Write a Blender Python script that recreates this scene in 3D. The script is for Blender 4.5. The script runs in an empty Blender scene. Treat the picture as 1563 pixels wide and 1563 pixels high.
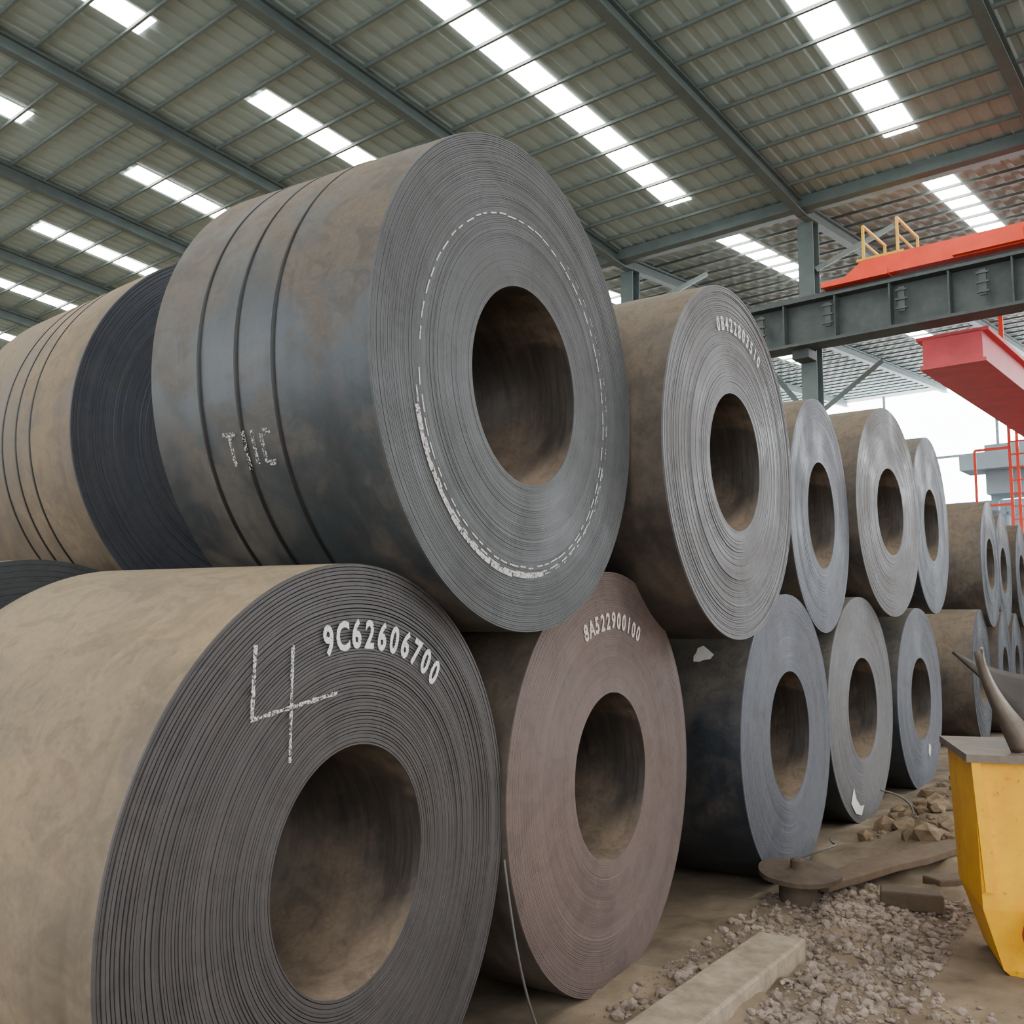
import bpy, math, random, numpy as np
from mathutils import Vector, Matrix, noise
random.seed(4)
# ---------------- camera ----------------
F=1460.0; yaw,pitch,roll,H=0.5968,0.1175,-0.0066,1.602
cy,sy=math.cos(yaw),math.sin(yaw)
f=np.array([-sy*math.cos(pitch),cy*math.cos(pitch),math.sin(pitch)])
r=np.array([cy,sy,0.]); d=np.cross(f,r)
cr,sr=math.cos(roll),math.sin(roll)
r2=cr*r+sr*d; d2=-sr*r+cr*d
cam=bpy.data.objects.new('camera',bpy.data.cameras.new('camera')); bpy.context.collection.objects.link(cam)
cam.data.lens=36*F/1563; cam.data.sensor_width=36; cam.data.clip_start=0.05; cam.data.clip_end=500
M=Matrix.Identity(4)
for i in range(3):
    M[i][0]=r2[i]; M[i][1]=-d2[i]; M[i][2]=-f[i]
M[2][3]=H
cam.matrix_world=M
bpy.context.scene.camera=cam
# building frame (origin at the foot of the valley column, slightly rotated against the coil rows)
V=(-4.93,16.07); a=-0.1043; dv=(math.cos(a),math.sin(a)); dt=(-math.sin(a),math.cos(a))

# ---------------- helpers ----------------
def link(o,parent=None):
    bpy.context.collection.objects.link(o)
    if parent: o.parent=parent
    return o
def mesh_obj(name,verts,faces,mats=[],mi=None,parent=None,smooth=False):
    me=bpy.data.meshes.new(name); me.from_pydata([tuple(map(float,v)) for v in verts],[],[tuple(int(i) for i in q) for q in faces])
    for m in mats: me.materials.append(m)
    if mi is not None: me.polygons.foreach_set('material_index',np.array(mi,dtype=np.int32))
    me.polygons.foreach_set('use_smooth',[smooth]*len(me.polygons))
    me.update()
    return link(bpy.data.objects.new(name,me),parent)
def empty(name,loc=(0,0,0),rz=0):
    o=bpy.data.objects.new(name,None); link(o); o.location=loc; o.rotation_euler=(0,0,rz); return o
def new_mat(name):
    m=bpy.data.materials.new(name); m.use_nodes=True; nt=m.node_tree
    b=nt.nodes['Principled BSDF']; return m,nt,b
def N(nt,t,**k):
    n=nt.nodes.new(t)
    for a_,v in k.items(): setattr(n,a_,v)
    return n
def math_(nt,op,a_,b_=None,clamp=False):
    n=N(nt,'ShaderNodeMath',operation=op,use_clamp=clamp)
    for i,v in enumerate((a_,b_)):
        if v is None: continue
        if isinstance(v,(int,float)): n.inputs[i].default_value=v
        else: nt.links.new(v,n.inputs[i])
    return n.outputs[0]
def mixc(nt,fac,a_,b_,mode='MIX'):
    n=N(nt,'ShaderNodeMix',data_type='RGBA',blend_type=mode)
    for i,v in ((0,fac),(6,a_),(7,b_)):
        if isinstance(v,(int,float)): n.inputs[i].default_value=v
        elif isinstance(v,tuple): n.inputs[i].default_value=(*v,1)
        else: nt.links.new(v,n.inputs[i])
    return n.outputs[2]
def ramp(nt,x,lo,hi,a_=0,b_=1):
    n=N(nt,'ShaderNodeMapRange'); nt.links.new(x,n.inputs[0])
    for i,v in zip((1,2,3,4),(lo,hi,a_,b_)): n.inputs[i].default_value=v
    return n.outputs[0]
def sc(h):
    return tuple(((v/255)/12.92 if v/255<=.04045 else ((v/255+.055)/1.055)**2.4) for v in h)
def noise_tex(nt,vec,scale,detail=4,rough=.6,dist=0):
    n=N(nt,'ShaderNodeTexNoise'); n.inputs['Scale'].default_value=scale; n.inputs['Detail'].default_value=detail
    n.inputs['Roughness'].default_value=rough; n.inputs['Distortion'].default_value=dist
    if vec is not None: nt.links.new(vec,n.inputs['Vector'])
    return n.outputs['Fac']
def steel(name,base,dust,amt,kind,seed=0,ringscale=60,rough=.5,metal=.3,contrast=1,blotch=(2.2,.35,.7),rust=.35,bump=.3):
    m,nt,b=new_mat(name)
    tc=N(nt,'ShaderNodeTexCoord'); sep=N(nt,'ShaderNodeSeparateXYZ'); nt.links.new(tc.outputs['Object'],sep.inputs[0])
    X,Y,Z=sep.outputs
    rad=math_(nt,'SQRT',math_(nt,'ADD',math_(nt,'MULTIPLY',Y,Y),math_(nt,'MULTIPLY',Z,Z)))
    cmb=N(nt,'ShaderNodeCombineXYZ')
    if kind=='face':
        nt.links.new(rad,cmb.inputs[0]); nt.links.new(math_(nt,'MULTIPLY',Y,0.012),cmb.inputs[1])
    else:
        nt.links.new(X,cmb.inputs[0]); nt.links.new(math_(nt,'MULTIPLY',Z,0.06),cmb.inputs[1]); nt.links.new(math_(nt,'ADD',math_(nt,'MULTIPLY',Y,0.06),seed*3.7),cmb.inputs[2])
    st=noise_tex(nt,cmb.outputs[0],ringscale,3,.7)
    off=N(nt,'ShaderNodeVectorMath',operation='ADD'); nt.links.new(tc.outputs['Object'],off.inputs[0]); off.inputs[1].default_value=(seed*5.1,seed*2.3,seed)
    bl=noise_tex(nt,off.outputs[0],blotch[0],6,.62,.5)
    bl2=noise_tex(nt,off.outputs[0],4.5,5,.7,1.0)
    bl3=noise_tex(nt,off.outputs[0],7.5,4,.6,1.5)
    fine=noise_tex(nt,off.outputs[0],55,4,.7)
    dk=tuple(x*(1-.4*contrast) for x in base); lt=tuple(min(1,x*(1+.4*contrast)) for x in base)
    col=mixc(nt,ramp(nt,st,.32,.68),dk,lt)
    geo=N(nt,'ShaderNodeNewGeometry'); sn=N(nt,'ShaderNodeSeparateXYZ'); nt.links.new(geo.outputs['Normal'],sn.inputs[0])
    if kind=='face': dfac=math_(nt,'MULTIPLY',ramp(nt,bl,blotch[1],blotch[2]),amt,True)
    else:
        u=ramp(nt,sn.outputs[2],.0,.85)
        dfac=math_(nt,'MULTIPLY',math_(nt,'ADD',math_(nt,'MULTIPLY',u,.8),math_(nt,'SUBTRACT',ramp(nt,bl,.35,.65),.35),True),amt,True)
    col=mixc(nt,ramp(nt,bl2,.5,.68,0,rust),col,sc((88,72,61)))
    col=mixc(nt,dfac,col,dust)
    col=mixc(nt,ramp(nt,bl3,.48,.62,0,.28),col,tuple(x*.5 for x in base))
    col=mixc(nt,ramp(nt,fine,.3,.7,0,.3),col,tuple(x*.55 for x in base))
    nt.links.new(col,b.inputs['Base Color'])
    b.inputs['Metallic'].default_value=metal
    nt.links.new(ramp(nt,math_(nt,'ADD',dfac,math_(nt,'MULTIPLY',bl,.3)),0,1,rough-.12,.95),b.inputs['Roughness'])
    bp=N(nt,'ShaderNodeBump'); bp.inputs['Strength'].default_value=bump; bp.inputs['Distance'].default_value=.003
    nt.links.new(math_(nt,'ADD',st,math_(nt,'MULTIPLY',fine,.4)),bp.inputs['Height']); nt.links.new(bp.outputs[0],b.inputs['Normal'])
    return m
def plain(name,col,rough=.6,metal=0,nscale=8,var=.3,emit=None,bump=0,col2=None):
    m,nt,b=new_mat(name)
    tc=N(nt,'ShaderNodeTexCoord'); n_=noise_tex(nt,tc.outputs['Object'],nscale,6,.65)
    c_=mixc(nt,ramp(nt,n_,.3,.7),tuple(x*(1-var) for x in col),col2 if col2 else tuple(min(1,x*(1+var)) for x in col))
    nt.links.new(c_,b.inputs['Base Color']); b.inputs['Roughness'].default_value=rough; b.inputs['Metallic'].default_value=metal
    if emit: b.inputs['Emission Color'].default_value=(*emit[0],1); b.inputs['Emission Strength'].default_value=emit[1]
    if bump:
        bp=N(nt,'ShaderNodeBump'); bp.inputs['Strength'].default_value=bump; bp.inputs['Distance'].default_value=.02
        nt.links.new(n_,bp.inputs['Height']); nt.links.new(bp.outputs[0],b.inputs['Normal'])
    return m
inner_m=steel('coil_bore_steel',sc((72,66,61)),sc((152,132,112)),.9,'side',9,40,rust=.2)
strap_m=plain('strap_steel',sc((34,34,34)),.5,.5)
chalk=plain('chalk_paint',sc((222,220,215)),.9,0,60,.15)
def powder(name,thr,col=(.72,.70,.67)):
    m,nt,b=new_mat(name); tc=N(nt,'ShaderNodeTexCoord')
    n_=noise_tex(nt,tc.outputs['Object'],130,3,.7); b.inputs['Base Color'].default_value=(*col,1); b.inputs['Roughness'].default_value=.95
    nt.links.new(ramp(nt,n_,thr,thr+.1,0,.85),b.inputs['Alpha']); return m
powder_m=powder('chalk_powder',.47)
# ---------------- coils ----------------
def coil(name,x,y,z,Ro,ri,yaw,width,layers,seed,face_m,side_m,segs=192,jit=.003,bands=(),gd=.0016):
    rg=random.Random(seed)
    prof=[];mi=[]
    n=layers
    # slightly uneven wrap thickness
    wts=np.array([rg.uniform(.75,1.25) for _ in range(n)]); rb=ri+(Ro-ri)*np.concatenate([[0],np.cumsum(wts)/wts.sum()])
    g0=min(.0018,(Ro-ri)/n*.14)
    prof.append((ri,-width)); 
    ph=rg.random()*6
    for k in range(n):
        r0=rb[k]; r1=rb[k+1]; g=g0*rg.uniform(.6,1.3)
        o=rg.uniform(-jit,jit)+jit*1.5*math.sin(k*.35+ph)
        gk=gd*(.45+.9*(k/n)**1.5)*rg.uniform(.5,1.5)
        prof+= [(r0+g*.3,o-gk if k else o-.004),(r0+g,o),(r1-g,o)]
        mi+= [2 if k==0 else 0,0,0]
    prof.append((Ro,-.006)); mi.append(0)
    prof.append((Ro,-width+.004)); mi.append(1)
    prof.append((Ro-.004,-width)); mi.append(0)
    nb=10
    for k in range(1,nb):
        prof.append((Ro-.004-(Ro-.004-ri)*k/nb,-width+rg.uniform(-.003,.003))); mi.append(0)
    mi.append(0)
    p=np.array(prof); th=np.linspace(0,2*np.pi,segs,endpoint=False)
    wob=1+.0025*np.sin(2*th+ph)+.0015*np.sin(5*th+ph*2)
    def rev(pr):
        v=np.zeros((segs,len(pr),3)); v[:,:,0]=pr[None,:,1]; v[:,:,1]=np.cos(th)[:,None]*pr[None,:,0]*wob[:,None]; v[:,:,2]=np.sin(th)[:,None]*pr[None,:,0]*wob[:,None]
        return v.reshape(-1,3)
    L=len(p); i=np.arange(segs)[:,None]; j=np.arange(L)[None,:]; i2=(i+1)%segs; j2=(j+1)%L
    q=np.stack([i*L+j,i2*L+j,i2*L+j2,i*L+j2],-1).reshape(-1,4)
    mm=np.tile(np.array(mi),segs)
    root=empty(name,(x,y,z),yaw)
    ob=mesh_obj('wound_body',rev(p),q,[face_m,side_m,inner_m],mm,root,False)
    ob.data.polygons.foreach_set('use_smooth',np.isin(mm,(1,2)))
    for bx in bands:
        pr=np.array([(Ro-.001,bx-.009),(Ro+.0025,bx-.008),(Ro+.0025,bx+.008),(Ro-.001,bx+.009)])
        fs=[(a_*4+b_,((a_+1)%segs)*4+b_,((a_+1)%segs)*4+b_+1,a_*4+b_+1) for a_ in range(segs) for b_ in range(3)]
        mesh_obj('strap',rev(pr),fs,[strap_m],None,root,True)
    return root
brown=sc((150,131,104)); tan=sc((130,116,98))
mf={'B1':steel('coil_face_dark',sc((76,73,74)),sc((96,89,85)),.35,'face',1,70,contrast=.5,rust=.15,bump=.2),
'B2':steel('coil_face_rust',sc((112,97,93)),sc((126,106,97)),.6,'face',2,80,contrast=.25,rust=.2,bump=.12),
'blue':steel('coil_face_blue',sc((96,101,111)),sc((116,112,112)),.5,'face',3,80,contrast=.25,rust=.12,bump=.12),
'dark':steel('coil_face_darkblue',sc((60,65,75)),sc((82,80,80)),.5,'face',6,80,contrast=.2,bump=.12),  # darker blue-grey base colour for some back-row and distant coil faces
'T1':steel('coil_face_grey',sc((80,82,84)),sc((94,92,91)),.4,'face',4,80,contrast=.3,rust=.1,bump=.15),
'T2':steel('coil_face_light',sc((108,108,111)),sc((124,118,113)),.5,'face',5,80,contrast=.4,rust=.12,bump=.15)}
ms={'B1':steel('coil_side_dusty',sc((104,92,77)),brown,.95,'side',1,14,.7,.1,.4,rust=.2),
'T1':steel('coil_side_blue',sc((60,66,70)),sc((126,111,93)),.8,'side',4,10,.45,.3,.4,rust=.4),
'T2':steel('coil_side_brown',sc((70,65,62)),tan,.8,'side',5,12,contrast=.4,rust=.4),
'blue':steel('coil_side_darkblue',sc((50,55,61)),sc((124,115,103)),.8,'side',3,12,contrast=.5)}
CN='steel_coil'
B1=coil(CN,-2.01,2.15,.891,.891,.352,.096,1.02,52,1,mf['B1'],ms['B1'],288,.0018,gd=.009)
B2=coil(CN,-2.12,3.95,.924,.924,.372,.051,1.1,75,2,mf['B2'],ms['T2'],224,.0006)
B3=coil(CN,-2.06,6.28,.907,.907,.404,.007,1.2,60,3,mf['blue'],ms['blue'],160,.0006)
B4=coil(CN,-2.13,8.38,.93,.93,.417,-.025,1.2,50,4,mf['T2'],ms['blue'],128,.0006)
B5=coil(CN,-2.06,10.33,.90,.90,.40,-.03,1.2,50,5,mf['blue'],ms['blue'],128,.0006)
T1=coil(CN,-1.97,3.00,2.51,.937,.381,.045,1.0,85,6,mf['T1'],ms['T1'],288,.0008,(-.75,-.57,-.40))
T2=coil(CN,-1.86,4.89,2.48,.946,.372,.009,1.1,60,7,mf['T2'],ms['T2'],224,.0022,gd=.003)
coil(CN,-2.12,7.34,2.45,.89,.404,.042,1.2,50,8,mf['blue'],ms['T2'],128,.001)
coil(CN,-2.03,9.2,2.66,.965,.40,-.06,1.2,50,9,mf['T2'],ms['T2'],128,.001)
coil(CN,-2.04,11.14,2.71,.96,.39,0,1.2,50,10,mf['blue'],ms['blue'],128,.001)
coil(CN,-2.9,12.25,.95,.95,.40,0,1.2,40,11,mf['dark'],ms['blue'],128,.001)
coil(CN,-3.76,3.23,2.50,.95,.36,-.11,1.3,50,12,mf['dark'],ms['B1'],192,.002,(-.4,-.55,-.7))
for i,(yy,zz) in enumerate(((2.2,.93),(4.15,.93),(6.1,.93),(8.05,.93),(5.2,2.52),(7.1,2.52))):
    coil(CN,-3.85,yy,zz,.93,.38,0,1.3,24,20+i,mf['T1'],ms['B1'],96,.002)
for i in range(7):
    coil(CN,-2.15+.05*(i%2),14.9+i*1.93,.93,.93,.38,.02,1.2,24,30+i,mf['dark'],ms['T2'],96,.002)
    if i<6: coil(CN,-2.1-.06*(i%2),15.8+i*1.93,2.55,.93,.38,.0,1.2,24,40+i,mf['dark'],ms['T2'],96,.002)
# ---- chalk lettering on the coil faces (painted heat numbers) ----
def lettering(root,text,r0,hgt,a0,a1,mat=chalk,bold=.012):
    vs=[];fs=[]
    n=len(text)
    for i,ch in enumerate(text):
        cu=bpy.data.curves.new('glyph','FONT'); cu.body=ch; cu.size=hgt*1.38; cu.align_x='CENTER'; cu.offset=bold*hgt/.07*.25; cu.resolution_u=3
        o=bpy.data.objects.new('glyph',cu); bpy.context.collection.objects.link(o)
        bpy.context.view_layer.update()
        me=bpy.data.meshes.new_from_object(o.evaluated_get(bpy.context.evaluated_depsgraph_get()))
        an=math.radians(a0+(a1-a0)*i/(n-1)); jr=random.uniform(-.003,.003)
        o0=len(vs)
        for v in me.vertices:
            rr=r0+v.co.y+jr; y=rr*math.cos(an)+v.co.x*.78*math.sin(an); z=rr*math.sin(an)-v.co.x*.78*math.cos(an)
            vs.append((.0055,y,z))
        for p_ in me.polygons: fs.append([o0+k for k in p_.vertices])
        bpy.data.objects.remove(o)
    me=bpy.data.meshes.new('chalk_number'); me.from_pydata(vs,[],fs); me.materials.append(mat)
    return link(bpy.data.objects.new('chalk_number',me),root)
lettering(B1,'9C62606700',.643,.084,103,54,powder('chalk_thick',.33,(.82,.80,.77)))
pw2=powder('chalk_pinkish',.36,(.78,.67,.60))
lettering(B2,'8A522900100',.665,.075,113,66,pw2)
lettering(T2,'0B422803510',.71,.075,109,60,powder('chalk_t',.33,(.8,.8,.78)))
def pol(rr,an): return (rr*math.cos(math.radians(an)),rr*math.sin(math.radians(an)))
def strokes(root,segs_,w,mat,xo=.0055,name='chalk_mark',step=.02):
    vs=[];fs=[]
    for p0,p1 in segs_:
        L=math.dist(p0,p1); n=max(1,int(L/step)); dx,dy=(p1[0]-p0[0])/L,(p1[1]-p0[1])/L
        for k in range(n+1):
            c_=(p0[0]+(p1[0]-p0[0])*k/n,p0[1]+(p1[1]-p0[1])*k/n); ww=w*random.uniform(.6,1.2)/2
            vs+=[(xo,c_[0]-dy*ww,c_[1]+dx*ww),(xo,c_[0]+dy*ww,c_[1]-dx*ww)]
            if k: o=len(vs); fs.append((o-4,o-3,o-1,o-2))
    return mesh_obj(name,vs,fs,[mat],None,root)
strokes(B1,[(pol(.793,124.4),pol(.65,134)),(pol(.65,134.6),pol(.524,102)),(pol(.72,115),pol(.453,131.8))],.013,powder('chalk_powder_dense',.44))
def ringdash(root,r0,w,a0,a1,dash,gap,mat,name='chalk_ring',off=(0,0)):
    vs=[];fs=[];an=a0
    while an<a1:
        dd_=dash*random.uniform(.5,1.3); k=max(2,int(dd_/1.5)+1); rj=r0+random.uniform(-.003,.003)
        for j in range(k):
            t_=an+dd_*j/(k-1)
            for q in (-w/2,w/2):
                y,z=pol(rj+q,t_); vs.append((.004,y+off[0],z+off[1]))
            if j: o=len(vs); fs.append((o-4,o-2,o-1,o-3))
        an+=dd_+gap*random.uniform(.4,1.6)
    return mesh_obj(name,vs,fs,[mat],None,root)
OF=(-.022,-.028)
ringdash(T1,.668,.005,-175,175,4,2.0,powder('chalk_a',.34),off=OF)
ringdash(T1,.688,.006,-170,-20,5,2.0,powder('chalk_b',.38),off=OF)
ringdash(T1,.70,.005,-150,65,3,3,powder_m,off=OF)
ringdash(T1,.70,.018,-165,-88,20,.5,powder('chalk_smear',.40),off=OF)
def sidepatch(root,Ro,cells,mat,name='chalk_mark'):
    vs=[];fs=[]
    for x0,x1,a0,a1 in cells:
        n=max(2,int(abs(a1-a0)/2))
        for k in range(n+1):
            t_=a0+(a1-a0)*k/n; y,z=pol(Ro+.005,t_); vs+=[(x0,y,z),(x1,y,z)]
            if k: o=len(vs); fs.append((o-4,o-3,o-1,o-2))
    return mesh_obj(name,vs,fs,[mat],None,root)
sidepatch(T1,.938,[(-.66,-.60,-163,-162),(-.635,-.62,-162,-156),(-.57,-.555,-163,-155),(-.53,-.515,-163,-156),(-.49,-.475,-162,-156),(-.475,-.44,-163,-161.6),(-.475,-.44,-156.6,-155.4)],powder('chalk_c',.5))
def blob(root,pts,mat,x=.006,name='paint_dab'):
    return mesh_obj(name,[(x,p_[0],p_[1]) for p_ in pts],[tuple(range(len(pts)))],[mat],None,root)
vs=[]
for k in range(11):
    t_=k/11*6.283; q=1+.25*math.sin(3*t_+1); y,z=pol(.914,145+3.4*q*math.sin(t_)); vs.append((-.29+.06*q*math.cos(t_),y,z))
mesh_obj('paint_dab',vs,[tuple(range(11))],[chalk],None,B3)
blob(B4,[pol(.84,-122),pol(.87,-112),pol(.86,-102),pol(.78,-97),pol(.79,-105),pol(.76,-114),pol(.70,-121)],chalk)
blob(B5,[pol(.50,-66),pol(.56,-60),pol(.60,-62),pol(.64,-68),pol(.58,-72)],chalk)
# ---------------- building ----------------
def W(s,t,h,zs=None):
    z=9+(-0.1052 if t<=0 else .0754)*t if zs is None else zs
    return (V[0]+s*dv[0]+t*dt[0],V[1]+s*dv[1]+t*dt[1],z+h)
roof_m=plain('roof_sheet_metal',sc((150,168,167)),.6,.0,.5,.15)
purl_m=plain('purlin_steel',sc((104,116,114)),.6,.0,3,.15)
raft_m=plain('painted_girder',sc((92,105,104)),.6,.1,3,.15)
sky_m=plain('skylight_panel_glow',(1,1,.95),.8,0,4,.03,emit=((1,.975,.90),19))
class B:
    def __init__(s): s.v=[];s.f=[]
    def box(s,pts):
        o=len(s.v); s.v+=pts; s.f+=[(o,o+1,o+2,o+3),(o+7,o+6,o+5,o+4),(o,o+4,o+5,o+1),(o+1,o+5,o+6,o+2),(o+2,o+6,o+7,o+3),(o+3,o+7,o+4,o)]
    def st(s,s0,s1,t0,t1,h0,h1):
        s.box([W(s0,t0,h0),W(s1,t0,h0),W(s1,t1,h0),W(s0,t1,h0),W(s0,t0,h1),W(s1,t0,h1),W(s1,t1,h1),W(s0,t1,h1)])
    def abs(s,s0,s1,t0,t1,z0,z1):
        s.box([W(s0,t0,0,z0),W(s1,t0,0,z0),W(s1,t1,0,z0),W(s0,t1,0,z0),W(s0,t0,0,z1),W(s1,t0,0,z1),W(s1,t1,0,z1),W(s0,t1,0,z1)])
    def beam(s,p0,p1,w,h):
        A=Vector(W(p0[0],p0[1],0,p0[2])); Z=Vector(W(p1[0],p1[1],0,p1[2])); D=(Z-A).normalized()
        up=Vector((0,0,1)) if abs(D.z)<.9 else Vector((1,0,0)); X=D.cross(up).normalized(); U=X.cross(D)
        P=[]
        for Q in (A,Z):
            for i,j in ((-1,-1),(1,-1),(1,1),(-1,1)): P.append(tuple(Q+X*w/2*i+U*h/2*j))
        s.box(P)
    def obj(s,name,m,parent=None): return mesh_obj(name,s.v,s.f,[m],None,parent)
SMIN,SMAX,TMIN,TMAX=-34,16,-22,22
vs=[];fs=[]
per=.28; s_=SMIN; cols=[]
while s_<SMAX:
    for q,h in ((0,0),(.5,0),(.6,.02),(.9,.02)): cols.append((s_+per*q,h))
    s_+=per
for t0,t1 in ((TMIN,0),(0.001,TMAX)):
    o=len(vs)
    for (x_,h) in cols: vs+=[W(x_,t0,h+.03),W(x_,t1,h+.03)]
    for k in range(len(cols)-1): fs.append((o+2*k,o+2*k+1,o+2*k+3,o+2*k+2))
mesh_obj('ceiling',vs,fs,[roof_m])
b=B()
for sc_ in [2.15-3.87*k for k in range(-2,10)]:
    for t0,t1 in ((-7.3,-1.05),(-15.4,-9.15),(.1,4.7),(9.2,14)):
        b.st(sc_-.24,sc_+.24,t0,t1,.018,.028)
b.obj('skylight_strips',sky_m)
b=B(); t_=TMIN+.3
while t_<TMAX:
    if abs(t_)>.3: b.st(SMIN,SMAX,t_-.02,t_+.02,-.03,.02)
    t_+=.62
b.obj('roof_purlins',purl_m)
b=B()
for sr_ in [0.1-3.78*k for k in range(-4,9)]:
    for t0,t1 in ((TMIN,-.01),(.01,TMAX)):
        b.st(sr_-.08,sr_+.08,t0,t1,-.27,-.24); b.st(sr_-.02,sr_+.02,t0,t1,-.25,-.05); b.st(sr_-.08,sr_+.08,t0,t1,-.07,-.035)
b.st(SMIN,SMAX,-.16,-.0,-.2,0); b.st(SMIN,SMAX,.0,.16,-.2,0)
b.obj('roof_rafters',raft_m)
def column(s0,name='steel_column'):
    b=B(); t0=.5
    b.abs(s0-.14,s0+.14,t0-.14,t0-.115,0,8.78); b.abs(s0-.14,s0+.14,t0+.115,t0+.14,0,8.78); b.abs(s0-.012,s0+.012,t0-.115,t0+.115,0,8.78)
    b.abs(s0-.28,s0+.28,t0-.28,t0+.28,0,.03)
    b.beam((s0+.1,t0,7.9),(s0+1.1,t0+1.2,8.85),.09,.09); b.beam((s0+.1,t0,5.3),(s0+.9,t0+.9,6.3),.08,.08); b.beam((s0-.1,t0,5.3),(s0-.9,t0,6.4),.08,.08)
    return b.obj(name,raft_m)
for s0 in (0,-3.78,7.5,-11.3): column(s0)
b=B(); s0,s1=-6,14
b.abs(s0,s1,-.22,.22,6.36,6.41); b.abs(s0,s1,-.22,.22,7.12,7.17); b.abs(s0,s1,-.02,.02,6.41,7.12)
k=s0+.4
while k<s1:
    b.abs(k-.012,k+.012,-.2,.2,6.41,7.12); k+=.9
b.abs(s0,s1,-.035,.035,7.17,7.27)
k=-5.4
while k<s1:
    b.abs(k-.05,k+.05,-.24,-.2,6.6,7.0)
    for z in (6.65,6.8,6.95): b.abs(k-.09,k+.09,-.26,-.22,z-.015,z+.015)
    k+=1.2
for q in (0,-3.78,7.5): b.abs(q-.15,q+.15,0,.36,6.2,6.36)
b.obj('crane_runway_girder',plain('dark_girder_paint',sc((66,74,74)),.6,.1,5,.25))
red=plain('crane_red_paint',sc((240,66,34)),.5,0,3,.12); pink=plain('crane_faded_red',sc((205,66,76)),.5,0,3,.15); yel=plain('safety_yellow',sc((225,175,50)),.5,0,5,.1)
root=empty('overhead_crane',W(0,0,0,0))
def loc(o): o.parent=root; o.matrix_parent_inverse=Matrix.Translation(root.location).inverted(); return o
b=B()
b.box([W(.75,-.2,0,7.29),W(14,-.2,0,7.29),W(14,.25,0,7.29),W(.75,.25,0,7.29),W(1.2,-.2,0,7.6),W(14,-.2,0,7.6),W(14,.25,0,7.6),W(1.2,.25,0,7.6)])
b.abs(.5,1.6,-.24,.28,7.27,7.36); b.abs(2.6,3.6,-.3,-.2,7.3,7.5)
loc(b.obj('end_carriage',red))
b=B()
b.abs(1.9,2.8,.4,14,5.8,6.26)
b.abs(1.8,2.9,.4,14,6.24,6.3); b.abs(1.85,2.85,.38,14,5.75,5.81)
loc(b.obj('bridge_girder',pink))
b=B()
for q in (1.2,1.75):
    b.beam((q,-.15,7.6),(q,-.15,8.2),.04,.04); b.beam((q,.9,7.6),(q,.9,8.2),.04,.04); b.beam((q,-.15,8.2),(q,.9,8.2),.035,.035); b.beam((q,-.15,7.92),(q,.9,7.92),.03,.03)
b.abs(1.1,1.85,-.2,1,7.59,7.63)
loc(b.obj('railing',yel))
b=B()
for q in (1.0,1.5):
    b.beam((q,10,3.75),(q,10,6.95),.07,.07); b.beam((q,10.8,3.75),(q,10.8,6.95),.07,.07)
for k in range(10):
    z=3.9+k*.32; b.beam((1.0,10,z),(1.5,10,z),.035,.035); b.beam((1.5,10,z),(1.5,10.8,z),.03,.03)
b.abs(.9,4,9.9,10.9,3.65,3.8); b.abs(2.2,3.4,10,10.7,3.8,4.9)
b.abs(.9,6,10,10.3,6.8,7.2)
for k in range(6): b.beam((2+.6*k,10,3.8),(2+.6*k,10,4.8),.04,.04)
b.beam((2,10,4.8),(5,10,4.8),.04,.04); b.beam((2,10,4.3),(5,10,4.3),.04,.04); b.beam((2,10,5.6),(5,10,6.6),.08,.08)
b.beam((.2,10,6.0),(1.0,10,6.0),.06,.06); b.beam((.2,10,4.6),(1.0,10,4.6),.06,.06); b.beam((.2,10,3.75),(.2,10,6.0),.06,.06)
b.beam((1.0,9.8,6.8),(1.0,9.8,9.5),.1,.1); b.beam((5.5,10.1,7.1),(5.5,10.1,9.6),.1,.1)
loc(b.obj('hanging_access_ladder',red))
clad=plain('blue_grey_cladding',sc((150,172,186)),.6,.1,.4,.2)
b=B(); b.abs(SMIN,SMAX,TMAX,TMAX+.1,0,6.2)
k=SMIN
while k<SMAX: b.abs(k,k+.12,TMAX-.06,TMAX,0,6.2); k+=.5
b.obj('wall_back',clad)
b=B(); b.abs(SMIN,SMAX,TMAX+.04,TMAX+.06,6.2,10.55); b.obj('window_1',plain('translucent_clerestory',(.9,.95,1),.7,0,2,.03,emit=((.95,.98,1),14)))
b=B()
k=SMIN
while k<SMAX: b.abs(k-.05,k+.05,TMAX-.02,TMAX+.03,6.2,10.6); k+=4
b.abs(SMIN,SMAX,TMAX-.02,TMAX+.03,7.9,8.0)
b.obj('window_frames',plain('frame_pale',sc((170,180,185))))
b=B(); b.abs(SMIN,SMIN+.1,TMIN,TMAX,0,11.2); b.obj('wall_left',roof_m)
b=B(); b.abs(-1.5,4,15,15.5,6.4,6.75); b.abs(-.9,.7,15.5,17,5.6,7.1); b.abs(-6,12,16,16.2,5.0,5.15); b.abs(-6,12,16,16.2,4.2,4.3)
for k in range(16): b.abs(-6+k*1.1,-5.92+k*1.1,16,16.1,4.2,5.1)
for q in (-5.5,-.8,4,11): b.abs(q-.1,q+.1,16,16.2,0,6.6)
b.abs(-1.5,4.1,15,16.2,6.3,6.4)
b.obj('crane_walkway_frame',clad)
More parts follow.
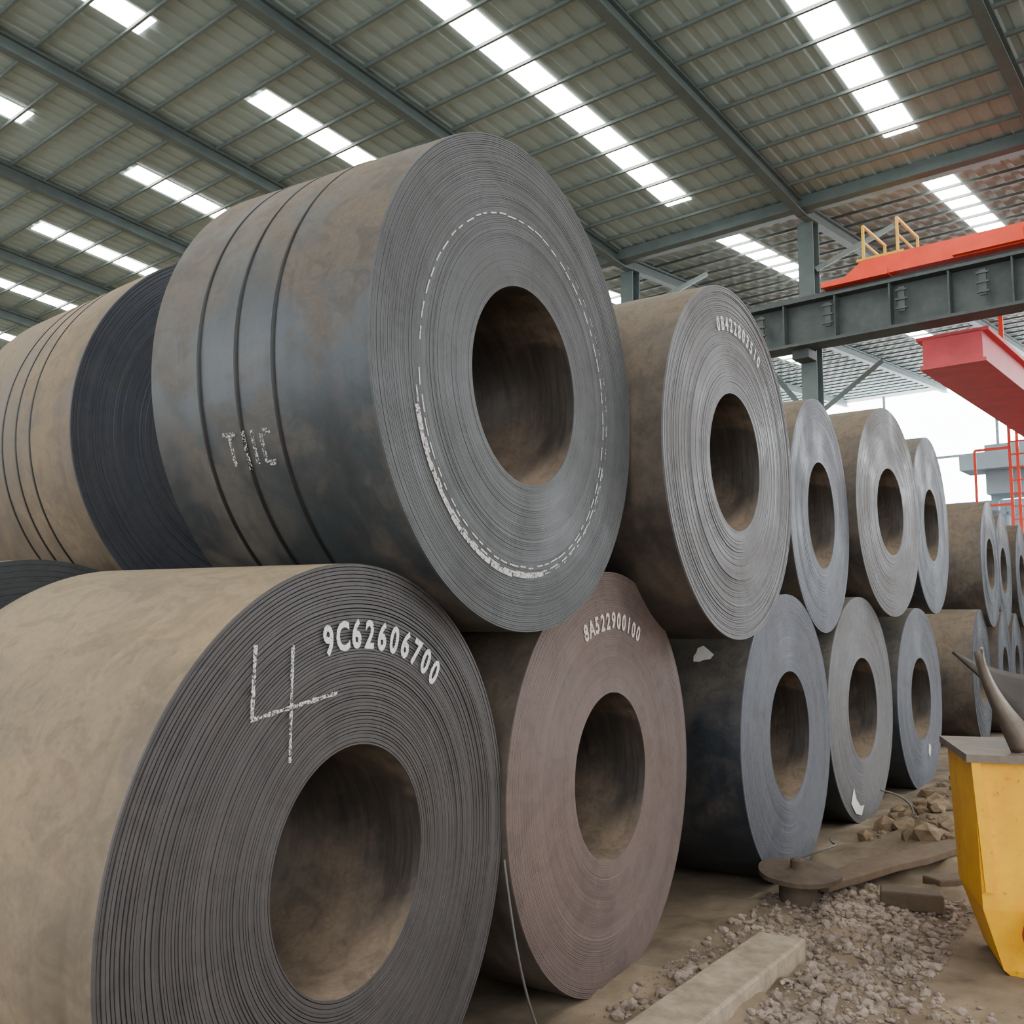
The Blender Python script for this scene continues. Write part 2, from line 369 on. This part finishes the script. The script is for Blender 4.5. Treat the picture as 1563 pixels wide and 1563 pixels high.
# ---------------- ground ----------------
floor_m=plain('dirt_floor',sc((104,90,73)),.95,0,2.2,.3,bump=.6,col2=sc((150,132,109)))
def fbm(x,y,s,o=5): return noise.fractal(Vector((x*s,y*s,1.3)),1.0,2.0,o)
x0,x1,y0,y1=-2.6,1.6,2.2,14.5
def gh(x,y):
    edge=min(1,(x-x0)/.3,(x1-x)/.8,(y-y0)/.4,(y1-y)/1.5)
    near=math.exp(-((x+1.5)/.6)**2)
    h=(.02+.05*near+.04*fbm(x,y,1.1)*(.3+near)+.025*fbm(x+9,y,5)*(.4+near)+.012*abs(fbm(x,y,16,3)))
    h+= .11*math.exp(-((x+1.45)/.35)**2-((y-8.4)/1.3)**2)*(1+.8*fbm(x,y,3))
    return max(0,h)*max(0,edge)
nx,ny=120,340; vs=[];fs=[]
for j in range(ny):
    for i in range(nx):
        x=x0+(x1-x0)*i/(nx-1); y=y0+(y1-y0)*j/(ny-1); vs.append((x,y,gh(x,y)))
for j in range(ny-1):
    for i in range(nx-1):
        o=j*nx+i; fs.append((o,o+1,o+nx+1,o+nx))
o=len(vs)
vs+=[(-60,-20,0),(30,-20,0),(30,60,0),(-60,60,0),(x0,y0,0),(x1,y0,0),(x1,y1,0),(x0,y1,0)]
fs+=[(o,o+1,o+5,o+4),(o+1,o+2,o+6,o+5),(o+2,o+3,o+7,o+6),(o+3,o,o+4,o+7)]
mesh_obj('floor',vs,fs,[floor_m],None,None,True)
import bmesh
rock_m=plain('rubble_stone',sc((108,94,83)),.95,0,5,.25,bump=.3,col2=sc((172,155,141)))
clod_m=plain('dirt_clods',sc((104,86,66)),.95,0,9,.3,col2=sc((150,128,102)))
tb=bmesh.new(); bmesh.ops.create_icosphere(tb,subdivisions=1,radius=1); iv=[v.co.copy() for v in tb.verts]; iff=[[v.index for v in f_.verts] for f_ in tb.faces]; tb.free()
RV=[];RF=[];RM=[]
def rocks(n,fn,mat,smin,smax,pw=2.2):
    for _ in range(n):
        x,y=fn(); s=smin*(smax/smin)**(random.random()**pw); o=len(RV); z=gh(x,y) if x0<x<x1 and y0<y<y1 else 0
        sx,sy_,sz=[s*random.uniform(.6,1.3) for _ in range(3)]; rz=random.random()*6.28; sd=random.random()*50
        for v in iv:
            w_=1+.4*noise.noise(v*1.3+Vector((sd,0,0)))
            X=v.x*sx*w_;Y=v.y*sy_*w_;Z=v.z*sz*.7*w_
            RV.append((x+X*math.cos(rz)-Y*math.sin(rz),y+X*math.sin(rz)+Y*math.cos(rz),z+Z+s*.25))
        RF.extend([[o+k for k in q] for q in iff]); RM.extend([mat]*len(iff))
def gr():
    while True:
        x=random.gauss(-1.40,.34); y=random.uniform(2.7,6.1)
        if -2.0<x<-.6 and not(-1.80<x<-1.48 and y<4.75) and not(x>-.95 and y>4.6) and random.random()<.35+.65*max(0,min(1,.6+fbm(x*1.3,y,2.2,3))): break
    return x,y
rocks(9500,gr,0,.004,.034,3.2)
def gc():
    while True:
        x,y=random.gauss(-1.4,.35),random.gauss(8.3,1.1)
        if x>-1.95 and y>7.2: return x,y
rocks(420,gc,1,.015,.11)
def gg():
    while True:
        x,y=random.uniform(-1.2,1.2),random.uniform(3.5,12)
        if not(-.95<x<.4 and 4.7<y<6.2): return x,y
rocks(1500,gg,1,.004,.022)
mesh_obj('ground_rubble',RV,RF,[rock_m,clod_m],RM)
cm=plain('concrete',sc((138,124,106)),.9,0,10,.15,bump=.3,col2=sc((178,162,141)))
def block(name,x0,x1,y0,y1,z0,z1,mat,rz=0,bev=.012,tilt=0):
    bm=bmesh.new(); bmesh.ops.create_cube(bm,size=1)
    for v in bm.verts: v.co=Vector((v.co.x*(x1-x0),v.co.y*(y1-y0),v.co.z*(z1-z0)))
    bmesh.ops.subdivide_edges(bm,edges=bm.edges,cuts=4,use_grid_fill=True)
    for v in bm.verts: v.co+=Vector((noise.noise(v.co*4)*.01,noise.noise(v.co*4+Vector((5,5,5)))*.01,noise.noise(v.co*3+Vector((9,0,0)))*.01))
    me=bpy.data.meshes.new(name); bm.to_mesh(me); bm.free(); me.materials.append(mat)
    o=link(bpy.data.objects.new(name,me)); o.location=((x0+x1)/2,(y0+y1)/2,(z0+z1)/2); o.rotation_euler=(tilt,0,rz)
    md=o.modifiers.new('b','BEVEL'); md.width=bev; md.segments=2; md.limit_method='ANGLE'; return o
block('concrete_curb',-1.77,-1.54,1.2,4.72,.0,.13,cm,-.02)
block('wood_plank',-1.56,-1.38,5.6,7.4,.12,.17,plain('old_wood',sc((100,83,65)),.9,0,14,.2),-.3)
block('wood_block',-1.42,-1.1,5.75,5.92,.05,.15,plain('dark_wood',sc((88,74,60)),.9,0,14,.2),.25)
block('wood_offcut',-1.3,-1.02,6.35,6.5,.04,.12,plain('dark_wood2',sc((94,80,64)),.9,0,14,.2),.9)
root2=empty('steel_end_plate',(-1.82,5.6,.03))
def disc(name,r_,z0,z1,parent,mat,seg=40,inner=0):
    vs=[];fs=[]
    prof=[(inner,z0+.0),(r_,z0),(r_,z1),(r_*.55,z1+.012),(inner,z1+.012)]
    for k in range(seg):
        t_=2*math.pi*k/seg
        for (q,z) in prof: vs.append((q*math.cos(t_)*(1+.05*math.sin(3*t_)),q*math.sin(t_),z))
    for k in range(seg):
        for j in range(4): fs.append((k*5+j,((k+1)%seg)*5+j,((k+1)%seg)*5+j+1,k*5+j+1))
    return mesh_obj(name,vs,fs,[mat],None,parent)
rust=plain('rusty_plate',sc((92,78,66)),.8,.3,12,.3)
o=disc('plate',.23,.17,.195,root2,rust,inner=.002); o.rotation_euler=(.06,.05,0)
disc('stub',.11,.0,.17,root2,rust,inner=.001); disc('knob',.04,.2,.25,root2,rust,inner=.001)
def wire(name,pts,rad,mat):
    cu=bpy.data.curves.new(name,'CURVE'); cu.dimensions='3D'; sp=cu.splines.new('NURBS'); sp.points.add(len(pts)-1)
    for p_,q in zip(sp.points,pts): p_.co=(*q,1)
    sp.use_endpoint_u=True; sp.order_u=4; cu.bevel_depth=rad; cu.bevel_resolution=2; cu.materials.append(mat)
    return link(bpy.data.objects.new(name,cu))
wm=plain('strap_wire',sc((95,92,88)),.5,.6,10,.2)
wire('strapping_wire',[(-2.0,6.9,.15),(-1.9,6.5,.2),(-1.7,6.1,.3),(-1.75,5.8,.3),(-2.0,5.7,.2),(-2.1,5.9,.1)],.006,wm)
wire('strapping_wire',[(-2.05,2.98,.75),(-2.0,2.97,.5),(-1.97,3.0,.2),(-1.9,3.1,.05)],.005,wm)
wire('strapping_wire',[(-1.9,7.9,.35),(-1.7,8.1,.3),(-1.6,8.0,.15),(-1.75,7.6,.12)],.007,wm)
# ---------------- yellow hopper machine ----------------
hp=empty('yellow_hopper',(-.79,5.0,0.0),.32)
m,nt,bb=new_mat('hopper_yellow_paint'); tc=N(nt,'ShaderNodeTexCoord')
n1=noise_tex(nt,tc.outputs['Object'],5,6,.7); n2=noise_tex(nt,tc.outputs['Object'],22,5,.75)
cc=mixc(nt,ramp(nt,n1,.3,.7),sc((236,160,0)),sc((255,196,0))); cc=mixc(nt,ramp(nt,n2,.6,.7,0,.6),cc,sc((140,104,50)))
nt.links.new(cc,bb.inputs['Base Color']); bb.inputs['Roughness'].default_value=.5; ym=m
gm=plain('hopper_grey_steel',sc((120,108,96)),.6,.2,8,.25); dm=plain('scrap_dark',sc((60,54,50)),.8,.2,8,.3)
def hexa(name,bot,top,mat):
    b_=B(); b_.box([*bot,*top]); return mesh_obj(name,b_.v,b_.f,[mat],None,hp)
hexa('hopper_body',[(.02,0,.32),(.98,0,.32),(.98,.65,.32),(.02,.65,.32)],[(0,-.02,1.0),(1.0,-.02,1.0),(1.0,.7,1.0),(0,.7,1.0)],ym)
hexa('hopper_throat',[(.10,.03,.05),(.9,.03,.05),(.9,.5,.05),(.10,.5,.05)],[(.02,0,.32),(.98,0,.32),(.98,.65,.32),(.02,.65,.32)],ym)
hexa('hopper_foot',[(.16,.05,0),(.8,.05,0),(.8,.5,0),(.16,.5,0)],[(.10,.03,.05),(.9,.03,.05),(.9,.5,.05),(.10,.5,.05)],ym)
hexa('front_rib',[(.03,-.03,.4),(.07,-.03,.4),(.07,0,.4),(.03,0,.4)],[(-.01,-.05,1.0),(.03,-.05,1.0),(.03,-.01,1.0),(-.01,-.01,1.0)],ym)
hexa('top_frame',[(-.03,-.06,.985),(1.05,-.06,.985),(1.05,.75,.985),(-.03,.75,.985)],[(-.03,-.06,1.02),(1.05,-.06,1.02),(1.05,.75,1.02),(-.03,.75,1.02)],gm)
vs=[];fs=[];nn=16
for k in range(nn+1):
    t_=k/nn; x=.07+.2*t_**1.3; z=1.50-.47*t_**.8
    w_=.008+.07*t_**2
    vs+=[(x-w_*.9,.1,z-.01),(x,.02,z),(x+w_*1.2,.1,z+.01)]
    if k: o=len(vs); fs+=[(o-6,o-5,o-2,o-3),(o-5,o-4,o-1,o-2)]
o=mesh_obj('feed_chute_lip',vs,fs,[gm],None,hp,True); md=o.modifiers.new('s','SOLIDIFY'); md.thickness=.012
vs=[];fs=[];nn=14
for j in range(8):
    for k in range(nn+1):
        u_=k/nn; v_=j/7; x=.04+1.1*u_; y=.12+.5*v_; top=1.44-.3*math.sin(min(1,u_*1.1)*math.pi)**.8*.45+.04*v_
        z=1.03+(top-1.03)*(abs(v_)**.6) 
        vs.append((x+.26*(1-v_)*(1-u_),y,z))
for j in range(7):
    for k in range(nn):
        o=j*(nn+1)+k; fs.append((o,o+1,o+nn+2,o+nn+1))
o=mesh_obj('feed_pan',vs,fs,[dm],None,hp,True); md=o.modifiers.new('s','SOLIDIFY'); md.thickness=.015
pts=[]
for k in range(90):
    t_=k*.5; pts.append((.26+.09*math.cos(t_)*(1-k/400),-.1+.04*math.sin(t_*.3),.24+.09*math.sin(t_)*(1-k/400)))
wr=wire('red_hose_bundle',pts,.012,plain('red_rubber',sc((190,60,50)),.6,0,30,.3)); wr.parent=hp
# ---------------- light ----------------
w=bpy.data.worlds.new('world'); bpy.context.scene.world=w; w.use_nodes=True
w.node_tree.nodes['Background'].inputs[0].default_value=(.95,.98,1,1); w.node_tree.nodes['Background'].inputs[1].default_value=2.9
